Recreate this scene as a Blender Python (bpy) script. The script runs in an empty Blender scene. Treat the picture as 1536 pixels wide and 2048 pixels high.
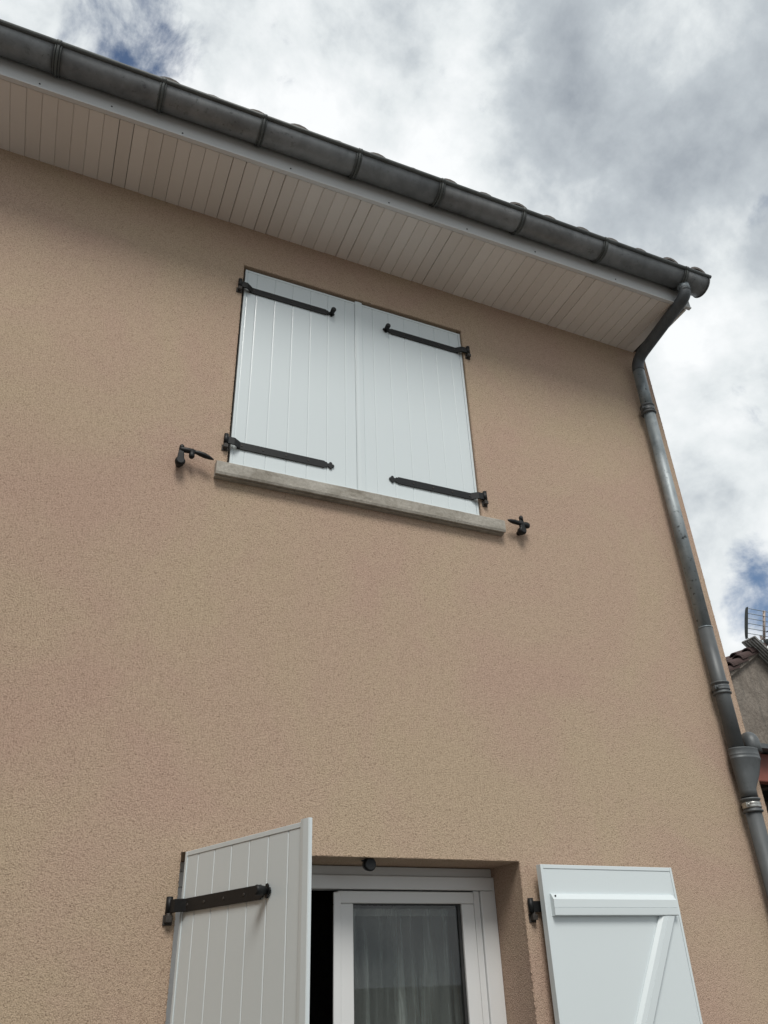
import bpy, bmesh, math, random
from mathutils import Vector, Matrix
random.seed(7)
R = math.radians
scene = bpy.context.scene
C = scene.collection

# ------------------------------------------------------------------ camera
CAM = Vector((-0.6157, -3.0837, 1.7109))
yaw, pitch, roll = R(24.92), R(31.23), R(-2.12)
fwd = Vector((math.sin(yaw) * math.cos(pitch), math.cos(yaw) * math.cos(pitch), math.sin(pitch)))
rt = Vector((math.cos(yaw), -math.sin(yaw), 0))
up = rt.cross(fwd)
r2 = rt * math.cos(roll) + up * math.sin(roll)
u2 = -rt * math.sin(roll) + up * math.cos(roll)
cd = bpy.data.cameras.new('camera')
cam = bpy.data.objects.new('camera', cd)
C.objects.link(cam)
mw = Matrix((r2, u2, -fwd)).transposed().to_4x4()
mw.translation = CAM
cam.matrix_world = mw
cd.sensor_fit = 'HORIZONTAL'
cd.sensor_width = 36
cd.lens = 36 * 1564.5 / 1536
cd.clip_start = 0.05
cd.clip_end = 5000
scene.camera = cam

# ------------------------------------------------------------------ sun, sky, exposure
SUN_EL, SUN_AZ = R(52), R(197)          # azimuth clockwise from +Y: in front of the wall, slightly to the left
sun_dir = Vector((math.sin(SUN_AZ) * math.cos(SUN_EL), math.cos(SUN_AZ) * math.cos(SUN_EL), math.sin(SUN_EL)))
sl = bpy.data.lights.new('sun', 'SUN')
sl.energy = 2.45
sl.angle = R(22)
sl.color = (1.0, 0.96, 0.90)
so = bpy.data.objects.new('sun', sl)
so.rotation_euler = sun_dir.to_track_quat('Z', 'Y').to_euler()
so.location = (0, -20, 40)
C.objects.link(so)

scene.view_settings.view_transform = 'Standard'
scene.view_settings.look = 'None'
scene.view_settings.exposure = 0.07
scene.view_settings.gamma = 1.0
scene.view_settings.use_curve_mapping = False

world = bpy.data.worlds.new('World')
scene.world = world
world.use_nodes = True
wt = world.node_tree
wt.nodes.clear()


def wn(t, **kw):
    n = wt.nodes.new(t)
    for k, v in kw.items():
        setattr(n, k, v)
    return n


def wl(a, b):
    wt.links.new(a, b)


def wmath(op, a, b=None, c=None, clamp=False):
    n = wn('ShaderNodeMath', operation=op, use_clamp=clamp)
    for i, v in enumerate((a, b, c)):
        if v is None:
            continue
        if isinstance(v, (int, float)):
            n.inputs[i].default_value = v
        else:
            wl(v, n.inputs[i])
    return n.outputs[0]


def wmap(v, a, b, c=0.0, d=1.0, smooth=True):
    n = wn('ShaderNodeMapRange', interpolation_type='SMOOTHSTEP' if smooth else 'LINEAR')
    wl(v, n.inputs[0])
    for i, q in enumerate((a, b, c, d)):
        n.inputs[i + 1].default_value = q
    return n.outputs[0]


tc = wn('ShaderNodeTexCoord')
DIR = tc.outputs['Generated']
sep = wn('ShaderNodeSeparateXYZ')
wl(DIR, sep.inputs[0])
def wnoise(scale, detail, rough, dist, off):
    m = wn('ShaderNodeVectorMath', operation='ADD')
    wl(DIR, m.inputs[0])
    m.inputs[1].default_value = off
    n = wn('ShaderNodeTexNoise')
    n.inputs['Scale'].default_value = scale
    n.inputs['Detail'].default_value = detail
    n.inputs['Roughness'].default_value = rough
    n.inputs['Distortion'].default_value = dist
    wl(m.outputs[0], n.inputs['Vector'])
    return n.outputs[0]


def blob(d, r_out, r_in, amp):
    """a soft patch of the cloud cover round a world direction"""
    v = Vector(d).normalized()
    n = wn('ShaderNodeVectorMath', operation='DOT_PRODUCT')
    wl(DIR, n.inputs[0])
    n.inputs[1].default_value = v
    return wmap(n.outputs['Value'], math.cos(R(r_out)), math.cos(R(r_in)), 0.0, amp)


def wsum(lst):
    s = lst[0]
    for q in lst[1:]:
        s = wmath('ADD', s, q)
    return s


n_cov = wnoise(3.0, 9, 0.60, 0.25, (3.1, 1.7, 0.0))
n_fine = wnoise(11.0, 9, 0.62, 0.25, (7.3, 2.2, 4.0))
n_shade = wnoise(4.6, 9, 0.60, 0.15, (1.3, 5.2, 2.0))
n_puff = wnoise(9.5, 8, 0.55, 0.1, (4.4, 0.6, 8.0))
# cover: noise, thinner where the blue shows
cover = wsum([wmath('MULTIPLY', n_cov, 0.40), wmath('MULTIPLY', n_fine, 0.75),
              wmath('ADD', 0.085, 0.0),
              blob((-0.036, 0.501, 0.865), 6.5, 0.5, -0.20),
              blob((-0.085, 0.500, 0.862), 4.0, 0.5, -0.04),
              blob((0.095, 0.420, 0.900), 4.0, 0.5, -0.07),
              blob((0.740, 0.560, 0.372), 5.0, 0.8, -0.22)])
mask = wmap(cover, 0.36, 0.60)
# brightness of the cloud
bright = wsum([wmath('MULTIPLY', n_shade, 1.25), wmath('MULTIPLY', n_puff, 0.60), wmath('ADD', -0.335, 0.0),
               blob((0.168, 0.478, 0.862), 15, 2, 0.17),
               blob((0.375, 0.453, 0.809), 8, 1, 0.12),
               blob((0.527, 0.297, 0.796), 15, 3, -0.20),
               blob((0.497, 0.391, 0.775), 8, 1, -0.08),
               blob((0.640, 0.400, 0.655), 8, 1, 0.12),
               blob((0.680, 0.520, 0.490), 14, 2, 0.06),
               blob((-0.134, 0.516, 0.846), 6, 1, 0.02)])
ramp = wn('ShaderNodeValToRGB')
wl(bright, ramp.inputs[0])
e = ramp.color_ramp.elements
e[0].position, e[0].color = 0.15, (0.28, 0.315, 0.36, 1)
e[1].position, e[1].color = 0.85, (0.93, 0.95, 0.96, 1)
m1 = e.new(0.48)
m1.color = (0.52, 0.565, 0.60, 1)
m2 = e.new(0.66)
m2.color = (0.76, 0.80, 0.815, 1)
sky = wn('ShaderNodeTexSky', sky_type='NISHITA', sun_disc=False)
sky.sun_elevation = SUN_EL
sky.sun_rotation = SUN_AZ
sky.air_density = 1.0
sky.dust_density = 0.6
bg1 = wn('ShaderNodeBackground')
bg1.inputs[1].default_value = 0.10
wl(sky.outputs[0], bg1.inputs[0])
bg2 = wn('ShaderNodeBackground')
bg2.inputs[1].default_value = 1.0
wl(ramp.outputs[0], bg2.inputs[0])
mx = wn('ShaderNodeMixShader')
wl(mask, mx.inputs[0])
wl(bg1.outputs[0], mx.inputs[1])
wl(bg2.outputs[0], mx.inputs[2])
wout = wn('ShaderNodeOutputWorld')
wl(mx.outputs[0], wout.inputs[0])


# ------------------------------------------------------------------ materials
class NT:
    def __init__(self, name):
        self.m = bpy.data.materials.new(name)
        self.m.use_nodes = True
        self.t = self.m.node_tree
        self.b = self.t.nodes['Principled BSDF']
        self.out = self.t.nodes['Material Output']
        self.tc = self.t.nodes.new('ShaderNodeTexCoord')
        self.co = self.tc.outputs['Object']

    def n(self, t, **kw):
        n = self.t.nodes.new(t)
        for k, v in kw.items():
            setattr(n, k, v)
        return n

    def l(self, a, b):
        self.t.links.new(a, b)

    def noise(self, scale, detail=4, rough=0.55, dist=0.0, stretch=None, world=False, rot=None):
        n = self.n('ShaderNodeTexNoise')
        n.inputs['Scale'].default_value = scale
        n.inputs['Detail'].default_value = detail
        n.inputs['Roughness'].default_value = rough
        n.inputs['Distortion'].default_value = dist
        src = self.co
        if world:
            g = self.n('ShaderNodeNewGeometry')
            src = g.outputs['Position']
        if stretch or rot:
            mp = self.n('ShaderNodeMapping')
            mp.inputs['Scale'].default_value = stretch or (1, 1, 1)
            mp.inputs['Rotation'].default_value = rot or (0, 0, 0)
            self.l(src, mp.inputs[0])
            src = mp.outputs[0]
        self.l(src, n.inputs['Vector'])
        return n.outputs[0]

    def ramp(self, fac, stops):
        r = self.n('ShaderNodeValToRGB')
        self.l(fac, r.inputs[0])
        el = r.color_ramp.elements
        while len(el) < len(stops):
            el.new(0.5)
        for q, (p, c) in zip(el, stops):
            q.position = p
            q.color = (*c, 1) if len(c) == 3 else c
        return r.outputs[0]

    def mix(self, fac, a, b, mode='MIX'):
        n = self.n('ShaderNodeMix', data_type='RGBA', blend_type=mode)
        for i, v in ((0, fac), (6, a), (7, b)):
            if isinstance(v, (int, float)):
                n.inputs[i].default_value = v
            elif isinstance(v, tuple):
                n.inputs[i].default_value = (*v, 1)
            else:
                self.l(v, n.inputs[i])
        return n.outputs[2]

    def math(self, op, a, b):
        n = self.n('ShaderNodeMath', operation=op)
        for i, v in enumerate((a, b)):
            if isinstance(v, (int, float)):
                n.inputs[i].default_value = v
            else:
                self.l(v, n.inputs[i])
        return n.outputs[0]

    def bump(self, h, strength, dist, prev=None):
        b = self.n('ShaderNodeBump')
        b.inputs['Strength'].default_value = strength
        b.inputs['Distance'].default_value = dist
        self.l(h, b.inputs['Height'])
        if prev is not None:
            self.l(prev, b.inputs['Normal'])
        return b.outputs[0]

    def set(self, **kw):
        for k, v in kw.items():
            s = self.b.inputs[k.replace('_', ' ')]
            if isinstance(v, (int, float)):
                s.default_value = v
            elif isinstance(v, tuple):
                s.default_value = (*v, 1) if len(v) == 3 else v
            else:
                self.l(v, s)


def stucco(name, ca, cb, cc, grain=1.0):
    k = NT(name)
    big = k.noise(1.1, 6, 0.62, 0.5, world=True)
    mid = k.noise(9, 5, 0.6, 0.2, world=True)
    fine = k.noise(158, 3, 0.6, 0.0, world=True, rot=(0.6, 0.83, 0.5))
    vor = k.n('ShaderNodeTexVoronoi')
    vor.inputs['Scale'].default_value = 270
    mp = k.n('ShaderNodeMapping')
    mp.inputs['Rotation'].default_value = (0.9, 0.35, 0.7)
    gg = k.n('ShaderNodeNewGeometry')
    k.l(gg.outputs['Position'], mp.inputs[0])
    k.l(mp.outputs[0], vor.inputs['Vector'])
    fine2 = k.math('SUBTRACT', 1.0, vor.outputs['Distance'])
    col = k.ramp(big, [(0.38, ca), (0.50, cb), (0.62, cc)])
    col = k.mix(k.math('MULTIPLY', mid, 0.10), col, (0.52, 0.42, 0.33), 'MIX')
    g = k.ramp(fine, [(0.28, (0.58, 0.55, 0.52)), (0.45, (0.98, 0.98, 0.98)), (0.72, (1.10, 1.10, 1.09))])
    col = k.mix(0.95 * grain, col, g, 'MULTIPLY')
    g2 = k.ramp(fine2, [(0.25, (0.72, 0.70, 0.68)), (0.65, (1.05, 1.05, 1.05))])
    col = k.mix(0.8 * grain, col, g2, 'MULTIPLY')
    # sparse pale scuffs
    sc = k.noise(3.3, 7, 0.72, 0.6, world=True)
    scm = k.ramp(sc, [(0.70, (0, 0, 0)), (0.80, (0.35, 0.35, 0.35))])
    col = k.mix(scm, col, (0.50, 0.42, 0.35))
    b1 = k.bump(fine, 0.75, 0.004)
    b2 = k.bump(fine2, 0.5, 0.002, b1)
    k.set(Base_Color=col, Roughness=0.95, Normal=b2, Specular_IOR_Level=0.15)
    return k.m


def pvc(name, c, rough=0.3, spec=0.5, dirt=0.05):
    k = NT(name)
    d = k.noise(4, 6, 0.65, 0.4, stretch=(1, 1, 0.5))
    oi = k.n('ShaderNodeObjectInfo')
    col = k.mix(k.math('MULTIPLY', d, dirt * 2), c, (c[0] * 0.72, c[1] * 0.70, c[2] * 0.66))
    if dirt > 0.09:
        col = k.mix(1.0, col, k.ramp(oi.outputs['Random'], [(0.0, (0.93, 0.92, 0.91)), (1.0, (1.03, 1.03, 1.03))]), 'MULTIPLY')
    f = k.noise(60, 3, 0.5)
    b = k.bump(f, 0.04, 0.002)
    rr = k.math('ADD', k.math('MULTIPLY', d, 0.15), rough - 0.07)
    k.set(Base_Color=col, Roughness=rr, Normal=b, Specular_IOR_Level=spec)
    return k.m


def zinc(name, c, c2, rough, metal, pits=0.0):
    k = NT(name)
    d = k.noise(5, 7, 0.66, 0.6, world=True)
    st = k.noise(16, 6, 0.6, 0.3, stretch=(1, 1, 0.18), world=True)
    f = k.math('ADD', k.math('MULTIPLY', d, 0.6), k.math('MULTIPLY', st, 0.4))
    col = k.ramp(f, [(0.34, c), (0.66, c2)])
    sp = k.noise(38, 4, 0.6, 0.2, world=True)
    spm = k.ramp(sp, [(0.60, (0, 0, 0)), (0.66, (1, 1, 1))])
    pd = k.ramp(k.noise(3.1, 3, 0.5, world=True), [(0.40, (0, 0, 0)), (0.6, (pits, pits, pits))])
    col = k.mix(k.math('MULTIPLY', spm, pd), col, (0.035, 0.04, 0.042))
    rr = k.math('ADD', k.math('MULTIPLY', d, 0.25), rough - 0.12)
    b = k.bump(st, 0.08, 0.004)
    k.set(Base_Color=col, Metallic=metal, Roughness=rr, Normal=b)
    return k.m


def plain(name, c, rough=0.5, metal=0.0, nz=0.25, scale=30, bump=0.1, bd=0.002):
    k = NT(name)
    n = k.noise(scale, 5, 0.6, 0.2)
    col = k.ramp(n, [(0.3, tuple(q * (1 - nz) for q in c)), (0.7, tuple(min(1, q * (1 + nz)) for q in c))])
    b = k.bump(n, bump, bd)
    k.set(Base_Color=col, Roughness=rough, Metallic=metal, Normal=b)
    return k.m


M = {}
M['stucco'] = stucco('ochre_render', (0.468, 0.339, 0.267), (0.473, 0.358, 0.271), (0.474, 0.373, 0.270))
M['white'] = pvc('white_pvc', (0.640, 0.705, 0.725), 0.22, 0.5, 0.012)
M['frame_white'] = pvc('window_pvc', (0.65, 0.66, 0.66), 0.3, 0.5, 0.02)
M['soffit'] = pvc('soffit_pvc', (0.82, 0.785, 0.75), 0.45, 0.4, 0.10)
M['fascia'] = pvc('fascia_paint', (0.66, 0.68, 0.69), 0.35, 0.5, 0.14)
M['zinc_dark'] = zinc('weathered_zinc', (0.13, 0.138, 0.143), (0.27, 0.28, 0.285), 0.5, 0.35, 0.5)
M['zinc_bead'] = zinc('mossy_zinc_bead', (0.06, 0.066, 0.066), (0.12, 0.13, 0.125), 0.6, 0.2, 0.3)
M['zinc'] = zinc('patinated_zinc', (0.12, 0.145, 0.16), (0.36, 0.40, 0.415), 0.5, 0.4, 1.0)
M['zinc_elbow'] = zinc('dark_elbow_zinc', (0.06, 0.068, 0.074), (0.11, 0.12, 0.128), 0.55, 0.3, 0.3)
M['zinc_grey'] = zinc('painted_grey', (0.07, 0.078, 0.083), (0.115, 0.125, 0.13), 0.5, 0.2, 0.3)
M['steel'] = plain('galvanised_clip', (0.42, 0.42, 0.40), 0.35, 0.85, 0.2, 60)
M['iron'] = plain('black_iron', (0.010, 0.011, 0.012), 0.5, 0.0, 0.25, 80, 0.12, 0.001)
M['rust_iron'] = plain('worn_pintle', (0.035, 0.030, 0.026), 0.7, 0.0, 0.5, 120, 0.3, 0.001)
M['iron'].node_tree.nodes['Principled BSDF'].inputs['Specular IOR Level'].default_value = 0.3
M['dark'] = plain('dark_gap', (0.03, 0.027, 0.025), 0.8)
M['gasket'] = plain('rubber_gasket', (0.02, 0.02, 0.02), 0.5)
M['room'] = plain('darkened_room_plaster', (0.12, 0.11, 0.10), 0.9)  # plaster coloured dark to stand in for the shade of the unlit room
M['tile'] = plain('weathered_roof_tile', (0.15, 0.135, 0.125), 0.85, 0, 0.4, 25, 0.3, 0.004)
M['tile_dark'] = plain('dark_canal_tile', (0.050, 0.030, 0.027), 0.9, 0, 0.45, 9, 0.3, 0.01)
M['slate'] = plain('grey_ribbed_sheet', (0.20, 0.20, 0.19), 0.8, 0, 0.5, 14, 0.3, 0.004)
M['red'] = plain('red_brown_paint', (0.21, 0.065, 0.045), 0.6, 0, 0.25, 12)
M['brown'] = plain('dark_timber', (0.06, 0.048, 0.038), 0.8, 0, 0.4, 8, 0.2, 0.004)
M['strip'] = plain('antenna_plastic', (0.03, 0.035, 0.033), 0.5)
M['alu'] = plain('antenna_rod', (0.20, 0.23, 0.24), 0.45, 0.5)
M['mast'] = plain('antenna_mast', (0.36, 0.30, 0.27), 0.55, 0.3)

k = NT('sill_concrete')
n1 = k.noise(7, 7, 0.66, 0.4)
n2 = k.noise(70, 5, 0.65)
n3 = k.noise(16, 6, 0.7, 0.8)
col = k.ramp(n1, [(0.30, (0.24, 0.22, 0.185)), (0.52, (0.355, 0.335, 0.295)), (0.72, (0.44, 0.42, 0.375))])
col = k.mix(0.7, col, k.ramp(n2, [(0.3, (0.72, 0.71, 0.69)), (0.6, (1.05, 1.05, 1.05))]), 'MULTIPLY')
col = k.mix(k.ramp(n3, [(0.58, (0, 0, 0)), (0.72, (0.6, 0.6, 0.6))]), col, (0.15, 0.14, 0.11))
k.set(Base_Color=col, Roughness=0.93, Normal=k.bump(n2, 0.5, 0.004, k.bump(n1, 0.4, 0.012)))
M['concrete'] = k.m

k = NT('old_grey_render')
n1 = k.noise(1.3, 8, 0.7, 0.6, world=True)
n2 = k.noise(22, 6, 0.7, 0.4, world=True)
n3 = k.noise(3.0, 7, 0.75, 1.0, stretch=(1, 1, 0.35), world=True)
col = k.ramp(n1, [(0.30, (0.11, 0.095, 0.082)), (0.5, (0.19, 0.165, 0.142)), (0.7, (0.26, 0.23, 0.20))])
col = k.mix(0.9, col, k.ramp(n2, [(0.3, (0.62, 0.60, 0.58)), (0.62, (1.1, 1.1, 1.08))]), 'MULTIPLY')
col = k.mix(k.ramp(n3, [(0.52, (0, 0, 0)), (0.68, (0.65, 0.65, 0.65))]), col, (0.085, 0.08, 0.07))
k.set(Base_Color=col, Roughness=0.97, Normal=k.bump(n2, 0.8, 0.02))
M['old_render'] = k.m

k = NT('courtyard_gravel')
n1 = k.noise(0.6, 5, 0.6, world=True)
v = k.n('ShaderNodeTexVoronoi')
v.inputs['Scale'].default_value = 55
g = k.n('ShaderNodeNewGeometry')
k.l(g.outputs['Position'], v.inputs['Vector'])
col = k.ramp(n1, [(0.3, (0.14, 0.13, 0.12)), (0.7, (0.20, 0.19, 0.175))])
col = k.mix(0.35, col, v.outputs['Color'], 'MULTIPLY')
k.set(Base_Color=col, Roughness=0.95, Normal=k.bump(v.outputs['Distance'], 0.6, 0.01))
M['ground'] = k.m

k = NT('window_glass')
fr = k.n('ShaderNodeFresnel')
fr.inputs[0].default_value = 1.52
tr = k.n('ShaderNodeBsdfTransparent')
tr.inputs[0].default_value = (0.90, 0.93, 0.92, 1)
gl = k.n('ShaderNodeBsdfGlossy')
gl.inputs['Roughness'].default_value = 0.01
mxs = k.n('ShaderNodeMixShader')
geo = k.n('ShaderNodeNewGeometry')
k.l(k.math('MULTIPLY', k.math('MULTIPLY', fr.outputs[0], 1.5), k.math('SUBTRACT', 1.0, geo.outputs['Backfacing'])), mxs.inputs[0])
k.l(tr.outputs[0], mxs.inputs[1])
k.l(gl.outputs[0], mxs.inputs[2])
k.l(mxs.outputs[0], k.out.inputs[0])
M['glass'] = k.m

k = NT('sheer_voile')
w = k.ramp(k.noise(26, 5, 0.65, 0.3, stretch=(1, 1, 0.06)), [(0.42, (0, 0, 0)), (0.62, (0.35, 0.35, 0.35)), (0.72, (1, 1, 1))])
df = k.n('ShaderNodeBsdfDiffuse')
df.inputs[0].default_value = (0.78, 0.79, 0.78, 1)
tl = k.n('ShaderNodeBsdfTranslucent')
tl.inputs[0].default_value = (0.6, 0.61, 0.6, 1)
ms = k.n('ShaderNodeMixShader')
ms.inputs[0].default_value = 0.4
k.l(df.outputs[0], ms.inputs[1])
k.l(tl.outputs[0], ms.inputs[2])
tr = k.n('ShaderNodeBsdfTransparent')
m2_ = k.n('ShaderNodeMixShader')
fac = k.math('ADD', k.math('MULTIPLY', w, 0.45), 0.22)
k.l(fac, m2_.inputs[0])
k.l(tr.outputs[0], m2_.inputs[1])
k.l(ms.outputs[0], m2_.inputs[2])
k.l(m2_.outputs[0], k.out.inputs[0])
M['curtain'] = k.m


# ------------------------------------------------------------------ geometry helpers
class MB:
    def __init__(self):
        self.v, self.f, self.s = [], [], []

    def add(self, vs, fs, smooth=False):
        o = len(self.v)
        self.v += [tuple(q) for q in vs]
        self.f += [tuple(i + o for i in q) for q in fs]
        self.s += [smooth] * len(fs)
        return self

    def box(self, a, b):
        x0, x1 = sorted((a[0], b[0])); y0, y1 = sorted((a[1], b[1])); z0, z1 = sorted((a[2], b[2]))
        vs = [(x0, y0, z0), (x1, y0, z0), (x1, y1, z0), (x0, y1, z0), (x0, y0, z1), (x1, y0, z1), (x1, y1, z1), (x0, y1, z1)]
        return self.add(vs, [(0, 3, 2, 1), (4, 5, 6, 7), (0, 1, 5, 4), (1, 2, 6, 5), (2, 3, 7, 6), (3, 0, 4, 7)])

    def prism(self, poly, axis, a, b, smooth=False):
        """poly: 2D points; axis 'x': (y,z) swept along x; 'y': (x,z) along y; 'z': (x,y) along z"""
        def P(p, t):
            return {'x': (t, p[0], p[1]), 'y': (p[0], t, p[1]), 'z': (p[0], p[1], t)}[axis]
        n = len(poly)
        vs = [P(p, a) for p in poly] + [P(p, b) for p in poly]
        o = len(self.v)
        self.v += vs
        for i in range(n):
            j = (i + 1) % n
            self.f.append((o + i, o + j, o + n + j, o + n + i)); self.s.append(smooth)
        self.f.append(tuple(o + i for i in reversed(range(n)))); self.s.append(False)
        self.f.append(tuple(o + n + i for i in range(n))); self.s.append(False)
        return self

    def tube(self, pts, rad, seg=16, caps=True, smooth=True):
        pts = [Vector(p) for p in pts]
        rads = rad if isinstance(rad, (list, tuple)) else [rad] * len(pts)
        tan = []
        for i in range(len(pts)):
            t = Vector((0, 0, 0))
            if i > 0:
                t += (pts[i] - pts[i - 1]).normalized()
            if i < len(pts) - 1:
                t += (pts[i + 1] - pts[i]).normalized()
            tan.append(t.normalized())
        ref = Vector((0, 0, 1)) if abs(tan[0].z) < 0.9 else Vector((1, 0, 0))
        nrm = tan[0].cross(ref).normalized()
        o = len(self.v)
        for i, p in enumerate(pts):
            nrm = (nrm - tan[i] * nrm.dot(tan[i])).normalized()
            bn = tan[i].cross(nrm)
            for k_ in range(seg):
                a = 2 * math.pi * k_ / seg
                self.v.append(tuple(p + (nrm * math.cos(a) + bn * math.sin(a)) * rads[i]))
        for i in range(len(pts) - 1):
            for k_ in range(seg):
                k2 = (k_ + 1) % seg
                self.f.append((o + i * seg + k_, o + i * seg + k2, o + (i + 1) * seg + k2, o + (i + 1) * seg + k_))
                self.s.append(smooth)
        if caps:
            self.f.append(tuple(o + k_ for k_ in reversed(range(seg)))); self.s.append(False)
            e_ = o + (len(pts) - 1) * seg
            self.f.append(tuple(e_ + k_ for k_ in range(seg))); self.s.append(False)
        return self

    def loft(self, rings, caps=True, smooth=True):
        n = len(rings[0])
        o = len(self.v)
        for r_ in rings:
            self.v += [tuple(q) for q in r_]
        for i in range(len(rings) - 1):
            for k_ in range(n):
                k2 = (k_ + 1) % n
                self.f.append((o + i * n + k_, o + i * n + k2, o + (i + 1) * n + k2, o + (i + 1) * n + k_))
                self.s.append(smooth)
        if caps:
            self.f.append(tuple(o + k_ for k_ in reversed(range(n)))); self.s.append(False)
            e_ = o + (len(rings) - 1) * n
            self.f.append(tuple(e_ + k_ for k_ in range(n))); self.s.append(False)
        return self

    def mesh(self, name, mat):
        me = bpy.data.meshes.new(name)
        me.from_pydata(self.v, [], self.f)
        me.polygons.foreach_set('use_smooth', self.s)
        if mat:
            me.materials.append(M[mat])
        bm = bmesh.new()
        bm.from_mesh(me)
        bmesh.ops.recalc_face_normals(bm, faces=bm.faces)
        bm.to_mesh(me)
        bm.free()
        me.update()
        return me

    def build(self, name, mat, parent=None, bevel=0.0, seg=2):
        o = bpy.data.objects.new(name, self.mesh(name, mat))
        C.objects.link(o)
        o.parent = parent
        if bevel:
            b = o.modifiers.new('bevel', 'BEVEL')
            b.width = bevel
            b.segments = seg
            b.limit_method = 'ANGLE'
            b.angle_limit = R(35)
            b.harden_normals = False
        return o


def tag(o, label, cat, group=None):
    o['label'] = label
    o['category'] = cat
    if group:
        o['group'] = group
    return o


def empty(name, loc=(0, 0, 0), rz=0.0):
    o = bpy.data.objects.new(name, None)
    o.empty_display_size = 0.1
    o.location = loc
    o.rotation_euler = (0, 0, rz)
    C.objects.link(o)
    return o


def link_copy(src, parent, **kw):
    c = src.copy()
    C.objects.link(c)
    c.parent = parent
    for k_, v_ in kw.items():
        setattr(c, k_, v_)
    return c


def bend(pts, r_, n=8):
    """round the inner corners of a path"""
    pts = [Vector(p) for p in pts]
    out = [pts[0]]
    for i in range(1, len(pts) - 1):
        a = (pts[i - 1] - pts[i]).normalized()
        b = (pts[i + 1] - pts[i]).normalized()
        ang = a.angle(b)
        d = min(r_ / math.tan(ang / 2), (pts[i - 1] - pts[i]).length * 0.49, (pts[i + 1] - pts[i]).length * 0.49)
        p0, p1 = pts[i] + a * d, pts[i] + b * d
        for j in range(n + 1):
            t = j / n
            out.append(p0 * (1 - t) ** 2 + pts[i] * 2 * t * (1 - t) + p1 * t * t)
    out.append(pts[-1])
    return out


# ------------------------------------------------------------------ ground
g = MB().add([(-1500, -1500, 0), (1500, -1500, 0), (1500, 1500, 0), (-1500, 1500, 0)], [(0, 1, 2, 3)]).build('ground', 'ground')
g['kind'] = 'structure'

# ------------------------------------------------------------------ house
XC = 2.934                 # right corner of the wall
XL = -5.2
ZS = 5.552                 # soffit
OPEN = [(-0.04, 1.393, 0.85, 2.15), (0.0, 1.40, 3.80, 5.238)]     # lower, upper openings: x0 x1 z0 z1
house = empty('house', (0, 0, 0))
tag(house, 'two-storey house with ochre rendered wall filling the picture', 'house')

wall = MB()
xs = sorted({XL, XC, -0.04, 0.0, 1.393, 1.40})
zs = sorted({0.0, 0.85, 2.15, 3.80, 5.238, 5.62})
TH = 0.30


def is_open(xa, xb, za, zb):
    xm, zm = (xa + xb) / 2, (za + zb) / 2
    return any(a < xm < b and c < zm < d for a, b, c, d in OPEN)


for i in range(len(xs) - 1):
    for j in range(len(zs) - 1):
        if not is_open(xs[i], xs[i + 1], zs[j], zs[j + 1]):
            for yy in (0.0, TH):
                q = [(xs[i], yy, zs[j]), (xs[i + 1], yy, zs[j]), (xs[i + 1], yy, zs[j + 1]), (xs[i], yy, zs[j + 1])]
                wall.add(q, [(0, 1, 2, 3)])
for a, b, c, d in OPEN:
    for q in ([(a, 0, c), (a, TH, c), (a, TH, d), (a, 0, d)], [(b, 0, c), (b, TH, c), (b, TH, d), (b, 0, d)],
              [(a, 0, c), (b, 0, c), (b, TH, c), (a, TH, c)], [(a, 0, d), (b, 0, d), (b, TH, d), (a, TH, d)]):
        wall.add(q, [(0, 1, 2, 3)])
# side and back walls
wall.add([(XC, 0, 0), (XC, 9, 0), (XC, 9, 5.62), (XC, 0, 5.62)], [(0, 1, 2, 3)])
wall.add([(XL, 0, 0), (XL, 9, 0), (XL, 9, 5.62), (XL, 0, 5.62)], [(0, 1, 2, 3)])
wall.add([(XL, 9, 0), (XC, 9, 0), (XC, 9, 5.62), (XL, 9, 5.62)], [(0, 1, 2, 3)])
# gable triangle on the right
wall.add([(XC, 0, 5.62), (XC, 9, 5.62), (XC, 4.5, 6.97)], [(0, 1, 2)])
wall.add([(XL, 0, 5.62), (XL, 9, 5.62), (XL, 4.5, 6.97)], [(0, 1, 2)])


def arris(p0, p1, out1, out2, step=0.006, amp=0.0022, size=0.007):
    """a crumbly plastered edge: narrow jittered bead lying on the edge p0-p1"""
    p0, p1, out1, out2 = Vector(p0), Vector(p1), Vector(out1), Vector(out2)
    n = max(2, int((p1 - p0).length / step))
    o = len(wall.v)
    for i in range(n + 1):
        p = p0.lerp(p1, i / n)
        j = lambda: random.uniform(-amp, amp)
        wall.v.append(tuple(p - out2 * (size + j()) - out1 * 0.002))
        wall.v.append(tuple(p + out1 * (0.0012 + j() * 0.7) - out2 * (0.003 + j())))
        wall.v.append(tuple(p + out2 * (0.0012 + j() * 0.7) - out1 * (0.003 + j())))
        wall.v.append(tuple(p - out1 * (size + j()) - out2 * 0.002))
    for i in range(n):
        for k_ in range(3):
            wall.f.append((o + 4 * i + k_, o + 4 * i + k_ + 1, o + 4 * i + 4 + k_ + 1, o + 4 * i + 4 + k_))
            wall.s.append(False)


Fr = Vector((0, -1, 0))
for a, b, c, d in OPEN:
    arris((a, 0, d), (b, 0, d), Fr, Vector((0, 0, -1)))
    arris((a, 0, c), (a, 0, d), Fr, Vector((1, 0, 0)))
    arris((b, 0, c), (b, 0, d), Fr, Vector((-1, 0, 0)))
arris((XC, 0, 1.0), (XC, 0, 5.6), Fr, Vector((1, 0, 0)), amp=0.003)
wall.build('wall', 'stucco', house)

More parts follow.
